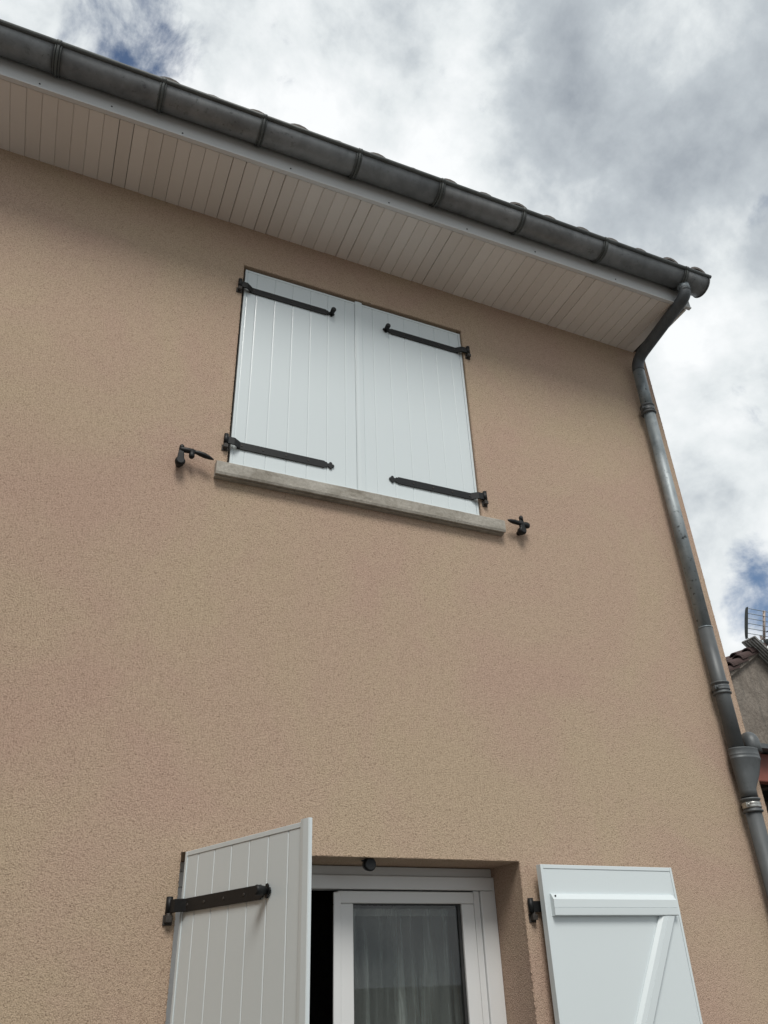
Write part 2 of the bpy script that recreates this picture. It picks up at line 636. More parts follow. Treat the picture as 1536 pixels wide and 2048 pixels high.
# floors and inner room, unseen but closing the house against light
inner = MB()
inner.box((XL + 0.02, TH + 0.01, 2.5), (XC - 0.02, 8.98, 2.72))
inner.box((-1.8, 4.6, 0.02), (2.9, 4.7, 2.49))
inner.box((-1.9, TH + 0.01, 0.02), (-1.8, 4.7, 2.49))
inner.box((-0.6, TH + 0.4, 2.9), (2.2, TH + 0.5, 5.5))
inner.build('inner_floor', 'room', house)

# unseen block added on the left to shade the open shutter and wall
wg = MB()
wg.box((XL, -6.5, 0.0), (-2.10, -0.004, 4.45))
wg.build('added_shade_wall', 'stucco', house)
wr = MB()
wr.prism([(XL - 0.3, 4.455), (-1.95, 4.455), (-1.95, 4.51), ((XL - 2.2) / 2, 5.2), (XL - 0.3, 4.51)], 'y', -6.8, -0.004)
wr.build('added_shade_roof', 'tile', house)

# --- eave frame: the eave runs very slightly away from the wall towards the right
PHI = -math.atan(0.0185)
EY = -0.422


def eave(o):
    o.location = (0, EY, 0)
    o.rotation_euler = (0, 0, PHI)
    return o


# soffit: backing panel and single boards
soffit = MB().box((-2.13, 0.0, ZS + 0.016), (2.88, 0.55, ZS + 0.03)).build('soffit', 'dark', house)
soffit.location = (0, EY, 0)
soffit.rotation_euler = (0, 0, PHI)
BW = 0.0737
wd = BW - 0.0009
prof = [(-wd / 2, 0.0135), (-wd / 2, 0.003), (-wd / 2 + 0.003, 0), (wd / 2 - 0.003, 0), (wd / 2, 0.003), (wd / 2, 0.0135)]
board_me = MB().prism(prof, 'y', 0.0, 1.0).mesh('soffit_board', 'soffit')
gaps = {-10: 1, -2: 1, 1: 1, 8: 1, 15: 1, 29: 1, 36: 1}
xb = -2.44 + 0.0737 * 5
i = 0
while xb < 2.86:
    o = bpy.data.objects.new('soffit_board', board_me)
    C.objects.link(o)
    o.parent = soffit
    L = 0.4215 + 0.0185 * xb + random.uniform(0.001, 0.006)
    idx = round((xb - (-0.012)) / BW)
    sx = 0.955 if idx in gaps else random.uniform(0.992, 1.004)
    o.scale = (sx, L, 1)
    o.location = (xb, 0.002, ZS + random.uniform(-0.0007, 0.0007))
    o.rotation_euler = (random.uniform(-0.002, 0.002), random.uniform(-0.004, 0.004), 0)
    xb += BW
    i += 1

# fascia board with drip trim, end board
eave(MB().box((-2.13, -0.020, ZS + 0.009), (2.925, -0.001, 5.735)).build('fascia', 'fascia', house, 0.002))
tr_ = MB()
tr_.box((-2.13, -0.029, ZS - 0.007), (2.92, -0.004, ZS + 0.0005))
tr_.box((-2.13, -0.013, ZS + 0.0008), (2.92, -0.004, ZS + 0.0088))
eave(tr_.build('eave_trim', 'frame_white', house, 0.001, 1))
vb = MB()
vb.box((2.881, 0.0, ZS - 0.010), (2.897, 0.455, ZS + 0.16))
eave(vb.build('verge_board', 'soffit', house, 0.002))

nail_me = MB().tube([(0, -0.0198, 0), (0, -0.0225, 0)], [0.005, 0.004], 8).mesh('nail', 'iron')
for nx_, nz_ in ((-1.17, 5.585), (-0.83, 5.60), (-0.47, 5.578), (0.12, 5.59), (0.71, 5.583), (1.22, 5.585), (1.70, 5.59), (2.31, 5.588)):
    o = bpy.data.objects.new('nail', nail_me)
    C.objects.link(o)
    o.parent = house
    o.location = (nx_, EY - 0.0185 * nx_, nz_)
    o.rotation_euler = (0, 0, PHI)

# roof: deck and canal tiles along the eave
PIT = R(16.7)
roof = MB()
z0 = 5.79
deck = [(-0.06, z0 - 0.06), (-0.06, z0), (4.98, z0 + 5.04 * math.tan(PIT)), (4.98, z0 - 0.06 + 5.04 * math.tan(PIT))]
roof.prism(deck, 'x', XL - 0.05, 2.97)
deck2 = [(4.98, z0 - 0.06 + 5.04 * math.tan(PIT)), (4.98, z0 + 5.04 * math.tan(PIT)), (10.0, z0), (10.0, z0 - 0.06)]
roof.prism(deck2, 'x', XL - 0.05, 2.97)
roof_o = eave(roof.build('roof', 'tile', house))


def arc_tile(L, w0, h0, w1, h1, t=0.014, n=10):
    mb = MB()
    rings = []
    for (yy, w_, h_) in ((0, w0, h0), (L, w1, h1)):
        outer = [(w_ / 2 * math.cos(math.pi * q / n), yy, h_ * math.sin(math.pi * q / n)) for q in range(n + 1)]
        inn = [((w_ / 2 - t) * math.cos(math.pi * q / n), yy, (h_ - t) * math.sin(math.pi * q / n)) for q in reversed(range(n + 1))]
        rings.append(outer + inn)
    return mb.loft(rings, True, False)


tile_me = arc_tile(0.46, 0.19, 0.083, 0.165, 0.07).mesh('roof_tile', 'tile')
for row in range(3):
    xt = -2.02 + (0.0)
    while xt < 3.02:
        o = bpy.data.objects.new('roof_tile', tile_me)
        C.objects.link(o)
        o.parent = roof_o
        yy = -0.085 + row * 0.36 + random.uniform(-0.012, 0.012)
        o.location = (xt + random.uniform(-0.006, 0.006), yy, z0 + (yy + 0.06) * math.tan(PIT) + 0.010 + 0.005 * xt + random.uniform(-0.003, 0.004))
        o.rotation_euler = (PIT - R(1.5), random.uniform(-0.03, 0.03), random.uniform(-0.02, 0.02))
        xt += 0.2395

# upper sill, chipped concrete
def rough_box(x0, x1, prof, step, amp, name, mat, parent):
    mb = MB()
    rings = []
    n = int((x1 - x0) / step)
    base = []
    m = len(prof)
    for q in range(m):                     # subdivide the profile edges
        a, b = Vector((*prof[q], 0)), Vector((*prof[(q + 1) % m], 0))
        kk = max(1, int((b - a).length / step))
        for t in range(kk):
            base.append(a.lerp(b, t / kk))
    chip = [0.0] * len(base)
    for i_ in range(n + 1):
        x = x0 + (x1 - x0) * i_ / n
        ring = []
        for kx, p in enumerate(base):
            chip[kx] = chip[kx] * 0.72 + random.gauss(0, amp) * 0.5
            ring.append((x + (random.uniform(-amp, amp) if i_ in (0, n) else 0), p.x + chip[kx], p.y + chip[(kx * 5 + 2) % len(base)] * 0.7))
        rings.append(ring)
    mb.loft(rings, True, False)
    return mb.build(name, mat, parent)


rough_box(-0.056, 1.512, [(-0.047, 3.784), (-0.047, 3.840), (-0.043, 3.844), (-0.002, 3.853), (-0.002, 3.768), (-0.024, 3.769), (-0.027, 3.776), (-0.033, 3.776), (-0.036, 3.771), (-0.043, 3.772)],
          0.010, 0.00045, 'window_sill', 'concrete', house)
MB().box((0.002, 0.0, 3.801), (1.398, 0.28, 3.872)).build('sill_slab', 'concrete', house)
rough_box(-0.10, 1.45, [(-0.045, 0.79), (-0.045, 0.84), (-0.04, 0.845), (0.20, 0.87), (0.20, 0.78), (-0.03, 0.78)], 0.012, 0.0013, 'window_sill', 'concrete', house)


# ------------------------------------------------------------------ lower window
win = empty('window', (0.68, 0.21, 0.85))
tag(win, 'white framed casement window beside the half open lower shutter', 'window')
O = Vector(win.location)


def wb(a, b):
    return MB().box(Vector(a) - O, Vector(b) - O)


FY = 0.215                   # front of the fixed frame
fx0, fx1, fz0, fz1 = -0.038, 1.391, 0.862, 2.148
mb = MB()
for a, b in (((fx0, FY + 0.022, 2.113), (fx1, 0.29, fz1)),            # packing strip under the lintel
             ):
    mb.box(Vector(a) - O, Vector(b) - O)
mb.build('head_strip', 'frame_white', win, 0.003)
mb = MB()
mb.box(Vector((fx0, FY, 2.058)) - O, Vector((fx1 - 0.012, 0.288, 2.111)) - O)
mb.box(Vector((fx0, FY, fz0)) - O, Vector((fx1 - 0.012, 0.288, fz0 + 0.06)) - O)
mb.box(Vector((fx0, FY + 0.0015, fz0 + 0.061)) - O, Vector((0.022, 0.288, 2.057)) - O)
mb.box(Vector((1.315, FY + 0.0015, fz0 + 0.061)) - O, Vector((fx1 - 0.012, 0.288, 2.057)) - O)
mb.build('frame', 'frame_white', win, 0.004)
# stepped inner profile of the frame on the right and top
mb = MB()
mb.box(Vector((1.284, FY + 0.012, fz0 + 0.06)) - O, Vector((1.314, 0.285, 2.057)) - O)
mb.build('frame_rebate', 'frame_white', win, 0.003)
mb = MB()
mb.box(Vector((1.3795, FY + 0.006, fz0)) - O, Vector((1.3915, 0.28, 2.112)) - O)
mb.build('frame_cover_strip', 'frame_white', win, 0.002)
# right-hand sash
SY = FY + 0.004
sash = MB()
sx0, sx1, sz0, sz1 = 0.648, 1.280, fz0 + 0.062, 2.052
gx0, gx1, gz0, gz1 = 0.716, 1.218, fz0 + 0.13, 2.006
sash.box(Vector((sx0, SY, gz1)) - O, Vector((sx1, SY + 0.06, sz1)) - O)
sash.box(Vector((sx0, SY, sz0)) - O, Vector((sx1, SY + 0.06, gz0)) - O)
sash.box(Vector((sx0, SY + 0.001, gz0 + 0.0005)) - O, Vector((gx0, SY + 0.06, gz1 - 0.0005)) - O)
sash.box(Vector((gx1, SY + 0.001, gz0 + 0.0005)) - O, Vector((sx1, SY + 0.06, gz1 - 0.0005)) - O)
sash_o = sash.build('sash', 'frame_white', win, 0.004)
gk = MB()
gw = 0.006
gk.box(Vector((gx0, SY + 0.012, gz1 - gw)) - O, Vector((gx1, SY + 0.03, gz1 + 0.002)) - O)
gk.box(Vector((gx0 - 0.002, SY + 0.012, gz0)) - O, Vector((gx0 + gw * 0.6, SY + 0.03, gz1 - gw - 0.0005)) - O)
gk.box(Vector((gx1 - 0.014, SY + 0.013, gz0)) - O, Vector((gx1 + 0.002, SY + 0.035, gz1 - gw - 0.0005)) - O)
gk.build('gasket', 'gasket', sash_o)
for nm, y_ in (('pane', SY + 0.020),):
    MB().box(Vector((gx0 + 0.001, y_, gz0)) - O, Vector((gx1 - 0.001, y_ + 0.005, gz1 - 0.001)) - O).build(nm, 'glass', sash_o)
st = MB().box(Vector((sx0 - 0.020, SY - 0.006, sz0 + 0.004)) - O, Vector((sx0 + 0.012, SY - 0.0005, sz1 - 0.006)) - O)
st.build('meeting_strip', 'frame_white', win, 0.003)

# curtain behind the sash
cm = MB()
nx, nz = 120, 60
X0, X1, Z0, Z1 = 0.690, 1.262, 0.95, 1.992
for j in range(nz + 1):
    for i in range(nx + 1):
        u, t = i / nx, j / nz
        x = X0 + (X1 - X0) * u
        z = Z0 + (Z1 - Z0) * t
        amp = 0.006 + 0.016 * (1 - t) ** 0.6
        y = 0.315 + amp * (math.sin(u * 21 + 0.8 * math.sin(t * 2)) + 0.5 * math.sin(u * 47 + 1.3 + t))
        if t > 0.95:
            y += 0.004 * math.sin(u * 150 + t * 40)
            z += 0.004 * math.sin(u * 60)
        cm.v.append((x, y, z))
for j in range(nz):
    for i in range(nx):
        a = j * (nx + 1) + i
        cm.f.append((a, a + 1, a + nx + 2, a + nx + 1))
        cm.s.append(True)
cur = cm.build('curtain', 'curtain')
tag(cur, 'sheer pale voile curtain hanging behind the window pane', 'curtain')
hd = MB()
hd.box((X0, 0.310, 1.966), (X1, 0.3115, 1.994))
hd.build('header_hem', 'curtain', cur)


# ------------------------------------------------------------------ shutters
def strap(parent, length, zc, x_in=-0.03, flip=False, peg=False, screws=True, yf=0.0):
    """strap hinge on the front of a shutter, local x from the hinge edge; front plane at y = yf"""
    s = -1 if flip else 1
    h = 0.0210
    t = 0.005
    mb = MB()
    x1 = length
    tipc = x1 - 0.012
    # flat bar, neck and trefoil tip as one outline
    poly = [(0.030, -h), (x1 - 0.052, -h), (x1 - 0.047, -h * 0.75), (x1 - 0.040, -h * 0.78), (x1 - 0.034, -h * 0.42), (x1 - 0.026, -h * 0.55),
            (x1 - 0.024, -h * 0.92), (x1 - 0.016, -h * 1.02), (x1 - 0.009, -h * 0.75), (x1 - 0.010, -h * 0.45), (x1 - 0.002, -h * 0.42), (x1 + 0.003, 0),
            (x1 - 0.002, h * 0.42), (x1 - 0.010, h * 0.45), (x1 - 0.009, h * 0.75), (x1 - 0.016, h * 1.02), (x1 - 0.024, h * 0.92), (x1 - 0.026, h * 0.55),
            (x1 - 0.034, h * 0.42), (x1 - 0.040, h * 0.78), (x1 - 0.047, h * 0.75), (x1 - 0.052, h), (0.030, h)]
    mb.prism([(s * a, zc + b) for a, b in poly], 'y', yf - t, yf)
    # cranked end leading out over the wall edge to the knuckle
    yk = yf - 0.0275
    mb.prism([(s * 0.046, yf - t - 0.0004), (s * 0.046, yf - 0.001), (s * 0.012, yk + 0.004), (s * x_in, yk + 0.004), (s * x_in, yk - 0.003), (s * 0.012, yk - 0.003)], 'z', zc - h + 0.0004, zc + h - 0.0004)
    so_ = mb.build('strap_hinge', 'iron', parent, 0.0008, 1)
    kn = MB().tube([(s * x_in, yk, zc - h * 1.05), (s * x_in, yk, zc + h * 1.5)], 0.0115, 14)
    kn.build('knuckle', 'iron', so_)
    if screws:
        for f in (0.10, 0.30, 0.52, 0.74):
            q = MB().tube([(s * x1 * f, yf - t + 0.0005, zc), (s * x1 * f, yf - t - 0.0022, zc)], [0.0055, 0.0042], 10)
            q.build('screw', 'rust_iron', so_)
    if peg:
        px = s * (x1 - 0.017)
        q = MB().tube([(px, yf - t, zc), (px, yf - 0.014, zc), (px, yf - 0.015, zc), (px, yf - 0.042, zc + 0.001), (px, yf - 0.047, zc + 0.001)], [0.010, 0.010, 0.0135, 0.0150, 0.0115], 14)
        q.build('stop_peg', 'iron', so_)
    return so_


def make_shutter(W_, H_, nplank, cover, first, pitch_, flip, straps, strap_len, back=False):
    """local origin at the foot of the hinge edge on the front plane; x runs to the free edge (mirrored when flip)"""
    root = empty('shutter')
    s = -1 if flip else 1
    T = 0.030
    # planks with V grooves, a border slat at each side
    cuts = [0.014]
    x = first
    while x < W_ - 0.02 and len(cuts) <= nplank:
        cuts.append(x)
        x += pitch_
    cuts.append(W_ - 0.012)
    border_t = 0.016
    for a, b in zip(cuts[:-1], cuts[1:]):
        g_ = 0.0050
        w_ = b - a
        pr = [(0, 0.020), (0, 0.0022), (0.0026, 0.0006), (g_ + 0.001, 0.0), (w_ - g_ * 0.5, 0.0), (w_ - 0.0004, 0.0022), (w_, 0.020)]
        if flip:
            pr = [(w_ - p_[0], p_[1]) for p_ in reversed(pr)]
        mb = MB().prism([(s * (a + p_[0]), p_[1]) for p_ in pr], 'z', border_t, H_ - border_t)
        mb.build('plank', 'white', root)
    # border trim
    fb = MB()
    fb.box((s * 0.0, -0.0025, 0), (s * 0.0137, T, H_))
    fb.box((s * (W_ - 0.0117), -0.0025, 0), (s * W_, T, H_))
    fb.box((s * 0.0139, -0.002, H_ - border_t + 0.0003), (s * (W_ - 0.0119), T - 0.0005, H_ - 0.0002))
    fb.box((s * 0.0139, -0.002, 0.0002), (s * (W_ - 0.0119), T - 0.0005, border_t - 0.0003))
    fb.build('border', 'white', root, 0.0015)
    MB().box((s * 0.0142, 0.0202, border_t), (s * (W_ - 0.0122), T - 0.003, H_ - border_t)).build('back_panel', 'white', root)
    if cover:
        cs = MB()
        a, b = W_ - 0.010, W_ + 0.035
        pr = [(a, -0.003), (a + 0.002, -0.0055), (a + 0.018, -0.0075), (b - 0.003, -0.0065), (b, -0.004), (b, 0.006), (W_ + 0.0005, 0.006), (W_ + 0.0005, -0.0026), (a, -0.0026)]
        cs.prism([(s * p_[0], p_[1]) for p_ in pr], 'z', -0.002, H_ + 0.006)
        cs.build('cover_strip', 'white', root)
    for zc, peg in straps:
        strap(root, strap_len, zc, flip=flip, peg=peg, screws=True, yf=-0.0027)
    if back:
        # ledge across the back, near the top, and the diagonal brace under it
        yb = T
        zt_ = H_ - 0.112
        rail = [(yb - 0.003, zt_), (yb + 0.006, zt_ - 0.001), (yb + 0.022, zt_ - 0.022), (yb + 0.022, zt_ - 0.052), (yb + 0.0205, zt_ - 0.053),
                (yb + 0.022, zt_ - 0.054), (yb + 0.021, zt_ - 0.080), (yb + 0.016, zt_ - 0.083), (yb - 0.003, zt_ - 0.083)]
        MB().prism(rail, 'x', s * 0.030, s * (W_ - 0.030)).build('ledge', 'white', root)
        rail2 = [(p_[0], p_[1] - (H_ - 0.31)) for p_ in rail]
        MB().prism(rail2, 'x', s * 0.030, s * (W_ - 0.030)).build('ledge', 'white', root)
        q = MB().tube([(s * 0.045, yb + 0.0115, zt_ - 0.011), (s * 0.045, yb + 0.018, zt_ - 0.009)], 0.0035, 10)
        q.build('screw_cap', 'iron', root)
        xa, xb_ = W_ - 0.085, 0.12
        za, zb_ = zt_ - 0.0835, 0.2
        d = Vector((xb_ - xa, zb_ - za)).normalized()
        nrm = Vector((-d.y, d.x))
        prof_ = [(-0.036, -0.003), (-0.036, 0.004), (-0.022, 0.0165), (-0.004, 0.018), (-0.003, 0.0165), (-0.002, 0.018), (0.030, 0.017), (0.036, 0.012), (0.036, -0.003)]
        rings = []
        for (px_, pz_), cutz in (((xa, za), za), ((xb_, zb_), zb_)):
            ring = []
            for wv, yv in prof_:
                base = Vector((px_, pz_)) + nrm * wv
                tq = (cutz - base.y) / d.y
                base = base + d * tq
                ring.append((s * base.x, yb + yv, base.y))
            rings.append(ring)
        MB().loft(rings, True, False).build('brace', 'white', root)
    return root


ZB = 3.874
HU = 5.222 - ZB
u_l = make_shutter(0.677, HU, 6, True, 0.070, 0.1066, False, [(5.066 - ZB, True), (3.994 - ZB, False)], 0.535)
u_l.location = (0.014, 0.0155, ZB)
tag(u_l, 'closed white plank shutter with cover strip, left leaf of the upper window', 'shutter', 'white plank shutters with black strap hinges')
u_r = make_shutter(0.694, HU, 6, False, 0.081, 0.1040, True, [(5.066 - ZB, True), (3.994 - ZB, False)], 0.535)
u_r.location = (1.3955, 0.0155, ZB)
tag(u_r, 'closed white plank shutter without cover strip, right leaf of the upper window', 'shutter', 'white plank shutters with black strap hinges')


def hang(root, pivot, off, ang, z):
    """place a shutter whose hinge-edge origin lies at off from the pivot when closed, swung by ang"""
    c, s = math.cos(ang), math.sin(ang)
    root.location = (pivot[0] + off[0] * c - off[1] * s, pivot[1] + off[0] * s + off[1] * c, z)
    root.rotation_euler = (0, 0, ang)


HLW = 1.262
l_l = make_shutter(0.700, HLW, 6, True, 0.090, 0.1066, False, [(HLW - 0.175, True), (0.16, False)], 0.545)
hang(l_l, (-0.060, -0.0125), (0.021, 0.0275), -R(71.9), 2.147 - HLW)
tag(l_l, 'half open white shutter swung out from the left of the lower window', 'shutter', 'white plank shutters with black strap hinges')
l_r = make_shutter(0.706, HLW, 6, False, 0.090, 0.1040, True, [(HLW - 0.155, False), (0.16, False)], 0.535, back=True)
hang(l_r, (1.4200, -0.0150), (-0.026, 0.0300), R(180), 2.131 - HLW)
tag(l_r, 'fully open white shutter showing its braced back, flat against the lower wall', 'shutter', 'white plank shutters with black strap hinges')


# pintles set in the wall (part of the house)
def pintle(x, y, z, s):
    mb = MB()
    mb.tube([(x, y, z - 0.052), (x, y, z - 0.021)], 0.0085, 12)
    mb.box((x - 0.011, y - 0.012, z - 0.050), (x + 0.011, 0.03, z - 0.030))
    mb.box((x - 0.016, -0.006, z - 0.058), (x + 0.016, 0.012, z - 0.026))
    mb.build('pintle', 'rust_iron', house, 0.001, 1)


for zz in (5.066, 3.994):
    pintle(0.014 - 0.03, 0.0155 - 0.0302, zz, 1)
    pintle(1.3955 + 0.03, 0.0155 - 0.0302, zz, -1)
for zz in (2.147 - 0.175, 2.147 - HLW + 0.16):
    pintle(-0.066, -0.0165, zz, 1)
for zz in (2.131 - 0.155, 2.131 - HLW + 0.16):
    pintle(1.4245, -0.015, zz, -1)


# ------------------------------------------------------------------ shutter stays
def stay(loc, s, ang, label, drop=0.0, tail=False):
    root = empty('shutter_stay', loc)
    q = MB().tube([(0, 0.03, 0), (0, -0.010, 0), (0, -0.026, -0.002), (0, -0.046, -0.004), (0, -0.058, -0.004)], [0.010, 0.013, 0.021, 0.024, 0.016], 16)
    q.build('wall_bolt', 'iron', root)
    pl = MB()
    pl.loft([[(-0.016, -0.054, -0.012), (0.016, -0.054, -0.012), (0.016, -0.036, -0.012), (-0.016, -0.036, -0.012)],
             [(-0.014, -0.054, 0.035), (0.014, -0.054, 0.035), (0.014, -0.036, 0.035), (-0.014, -0.036, 0.035)],
             [(-0.009, -0.052, 0.068), (0.009, -0.052, 0.068), (0.009, -0.038, 0.068), (-0.009, -0.038, 0.068)]], True, False)
    pl.build('upright_plate', 'iron', root, 0.004)
    pv = MB().tube([(0, -0.045, 0.056), (0, -0.045, 0.080), (0, -0.045, 0.087)], [0.011, 0.011, 0.006], 14)
    pv.build('pivot_pin', 'iron', root)
    rings = []
    path = [(-0.012, 0.008, 0.010), (0.000, 0.013, 0.013), (0.030, 0.013, 0.014), (0.052, 0.012, 0.013), (0.060, 0.008, 0.010), (0.066, 0.008, 0.010),
            (0.085, 0.013, 0.013), (0.105, 0.015, 0.013), (0.125, 0.012, 0.010), (0.142, 0.006, 0.006), (0.150, 0.001, 0.002)]
    if tail:
        path = [(-0.052, 0.004, 0.006), (-0.047, 0.012, 0.015), (-0.034, 0.016, 0.019), (-0.020, 0.014, 0.017), (-0.008, 0.009, 0.011), (0.004, 0.010, 0.012),
                (0.030, 0.013, 0.013), (0.055, 0.014, 0.013), (0.078, 0.010, 0.010), (0.092, 0.005, 0.006), (0.098, 0.001, 0.002)]
    ca, sa = math.cos(ang), math.sin(ang)
    for x, hw, hh in path:
        zz = 0.060 - drop - (0.0 if tail else 0.0012 * max(0, (x - 0.05) * 100) ** 1.35)
        ring = []
        for k_ in range(10):
            a = 2 * math.pi * k_ / 10
            yy = hw * math.cos(a)
            ring.append((s * (x * ca - yy * sa), -0.046 - (x * sa + yy * ca), zz + hh * math.sin(a)))
        rings.append(ring)
    MB().loft(rings).build('blade', 'iron', root)
    if not tail:
        wq = MB().tube([(s * 0.048 * ca, -0.046 - 0.048 * sa, 0.056), (s * 0.048 * ca, -0.046 - 0.048 * sa, 0.028), (s * 0.048 * ca, -0.046 - 0.048 * sa, 0.022)], [0.013, 0.013, 0.009], 12)
        wq.build('counterweight', 'iron', root)
    tag(root, label, 'shutter stay', 'black iron shutter stays beside the upper sill')
    return root


stay((-0.222, 0, 3.800), 1, R(4), 'black iron shutter stay on the wall left of the concrete sill')
stay((1.622, 0, 3.808), -1, R(6), 'black iron shutter stay on the wall right of the concrete sill', 0.024, True)

# shutter stop under the lower lintel
stp = empty('shutter_stop', (0.712, 0.045, 2.15))
MB().tube([(0, 0, 0.01), (0, 0, -0.014), (0, -0.001, -0.020)], [0.012, 0.012, 0.010], 12).build('stem', 'iron', stp)
MB().tube([(0, 0.012, -0.020), (0, -0.018, -0.022), (0, -0.026, -0.022)], [0.022, 0.026, 0.021], 16).build('stop_disc', 'iron', stp)
MB().prism([(-0.036, -0.008), (-0.030, -0.012), (-0.010, -0.006), (-0.004, 0.0), (-0.012, 0.0)], 'y', -0.012, -0.004).build('catch', 'iron', stp, 0.001, 1)
tag(stp, 'small round black shutter stop under the lower window lintel', 'shutter stop')

# ------------------------------------------------------------------ gutter
gut = eave(empty('gutter'))
tag(gut, 'weathered zinc half-round gutter along the eave', 'gutter')
GR, GZ, GC = 0.076, 5.716, -0.020 - 0.078
def trough(x0, x1, r_, th, nm, mat, parent, a0=180, a1=360):
    n = 28
    prof_ = []
    for q in range(n + 1):
        a = R(a0 + (a1 - a0) * q / n)
        prof_.append((GC + r_ * math.cos(a), GZ + r_ * math.sin(a)))
    inn = []
    for q in reversed(range(n + 1)):
        a = R(a0 + (a1 - a0) * q / n)
        inn.append((GC + (r_ - th) * math.cos(a), GZ + (r_ - th) * math.sin(a)))
    return MB().prism(prof_ + inn, 'x', x0, x1, True)


def shade_fix(o):
    for p in o.data.polygons:
        if abs(p.normal.x) > 0.7:
            p.use_smooth = False
    return o


# four lengths lapped at their joints
for a, b in ((-2.1, -1.112), (-1.110, 0.990), (0.992, 2.795)):
    shade_fix(trough(a, b, GR, 0.002, 'trough', 'zinc_dark', gut).build('trough', 'zinc_dark', gut))
shade_fix(trough(2.797, 2.985, GR + 0.004, 0.0035, 'outlet_section', 'zinc_dark', gut).build('outlet_section', 'zinc_dark', gut))
bd_y, bd_z = GC - GR - 0.004, GZ + 0.002
MB().tube([(-2.1, bd_y, bd_z), (2.998, bd_y, bd_z)], 0.0135, 14).build('front_bead', 'zinc_bead', gut)
# end cap
n = 24
pc = [(GC + (GR + 0.006) * math.cos(R(180 + 180 * q / n)), GZ + (GR + 0.006) * math.sin(R(180 + 180 * q / n))) for q in range(n + 1)]
MB().prism(pc, 'x', 2.984, 2.9865).build('end_cap', 'zinc_dark', gut)
MB().tube([(2.9865, p_[0], p_[1]) for p_ in pc], 0.0035, 8).build('end_rim', 'zinc_dark', gut)
br = MB()
for off, r_, w_ in ((0.0, GR + 0.009, 0.012), (-0.0125, GR + 0.0055, 0.008), (0.0125, GR + 0.0055, 0.008)):
    t_ = trough(off - w_ / 2, off + w_ / 2, r_, 0.005, '', None, None)
    br.add(t_.v, t_.f, True)
br.tube([(-0.011, bd_y, bd_z), (0.011, bd_y, bd_z)], 0.0165, 12)
br.box((-0.011, -0.024, GZ - 0.02), (0.011, -0.0205, GZ + 0.01))
br_o = shade_fix(br.build('bracket', 'zinc_bead', gut))
bx = [-1.111, -0.606, -0.076, 0.473, 0.991, 1.542, 2.148, 2.796]
br_o.location = (bx[0] - 0.5, 0, 0)
for x in bx:
    link_copy(br_o, gut, location=(x, 0, 0))

# ------------------------------------------------------------------ downpipe
dp = empty('downpipe', (2.766, -0.062, 0))
tag(dp, 'grey zinc downpipe running down the right corner of the house', 'downpipe')
O = Vector(dp.location)
PX, PY, PR = 2.766, -0.062, 0.0385


def Pd(*p):
    return Vector(p) - O


oy = EY + GC - 0.0185 * 2.8
top = (2.812, oy, 5.66)
pth = bend([(2.812, oy, 5.668), (2.812, oy, 5.560), (2.775, PY, 5.395), (2.775, PY, 5.20)], 0.12, 12)
k0 = 1
# light outlet stub, dark swan-neck, then straight lengths
MB().tube([Pd(2.812, oy, 5.675), Pd(2.812, oy, 5.585)], PR + 0.0012, 24).build('outlet_stub', 'zinc', dp)
ptse = [Pd(2.812, oy, 5.592)] + [q - O for q in pth[1:-1]] + [Pd(2.775, PY, 5.30)]
MB().tube(ptse, PR + 0.002, 24).build('swan_neck', 'zinc_elbow', dp)
MB().tube([Pd(2.775, PY, 5.315), Pd(PX + 0.004, PY, 4.97)], PR, 24).build('pipe_length', 'zinc', dp)
MB().tube([Pd(PX + 0.004, PY, 4.97), Pd(PX, PY, 3.375)], PR - 0.001, 24).build('pipe_length', 'zinc', dp)
MB().tube([Pd(PX, PY, 3.385), Pd(PX, PY, 2.70)], PR + 0.001, 24).build('pipe_length', 'zinc_grey', dp)
MB().tube([Pd(PX, PY, 2.46), Pd(PX, PY, 0.0)], PR + 0.0005, 24).build('pipe_length', 'zinc_grey', dp)


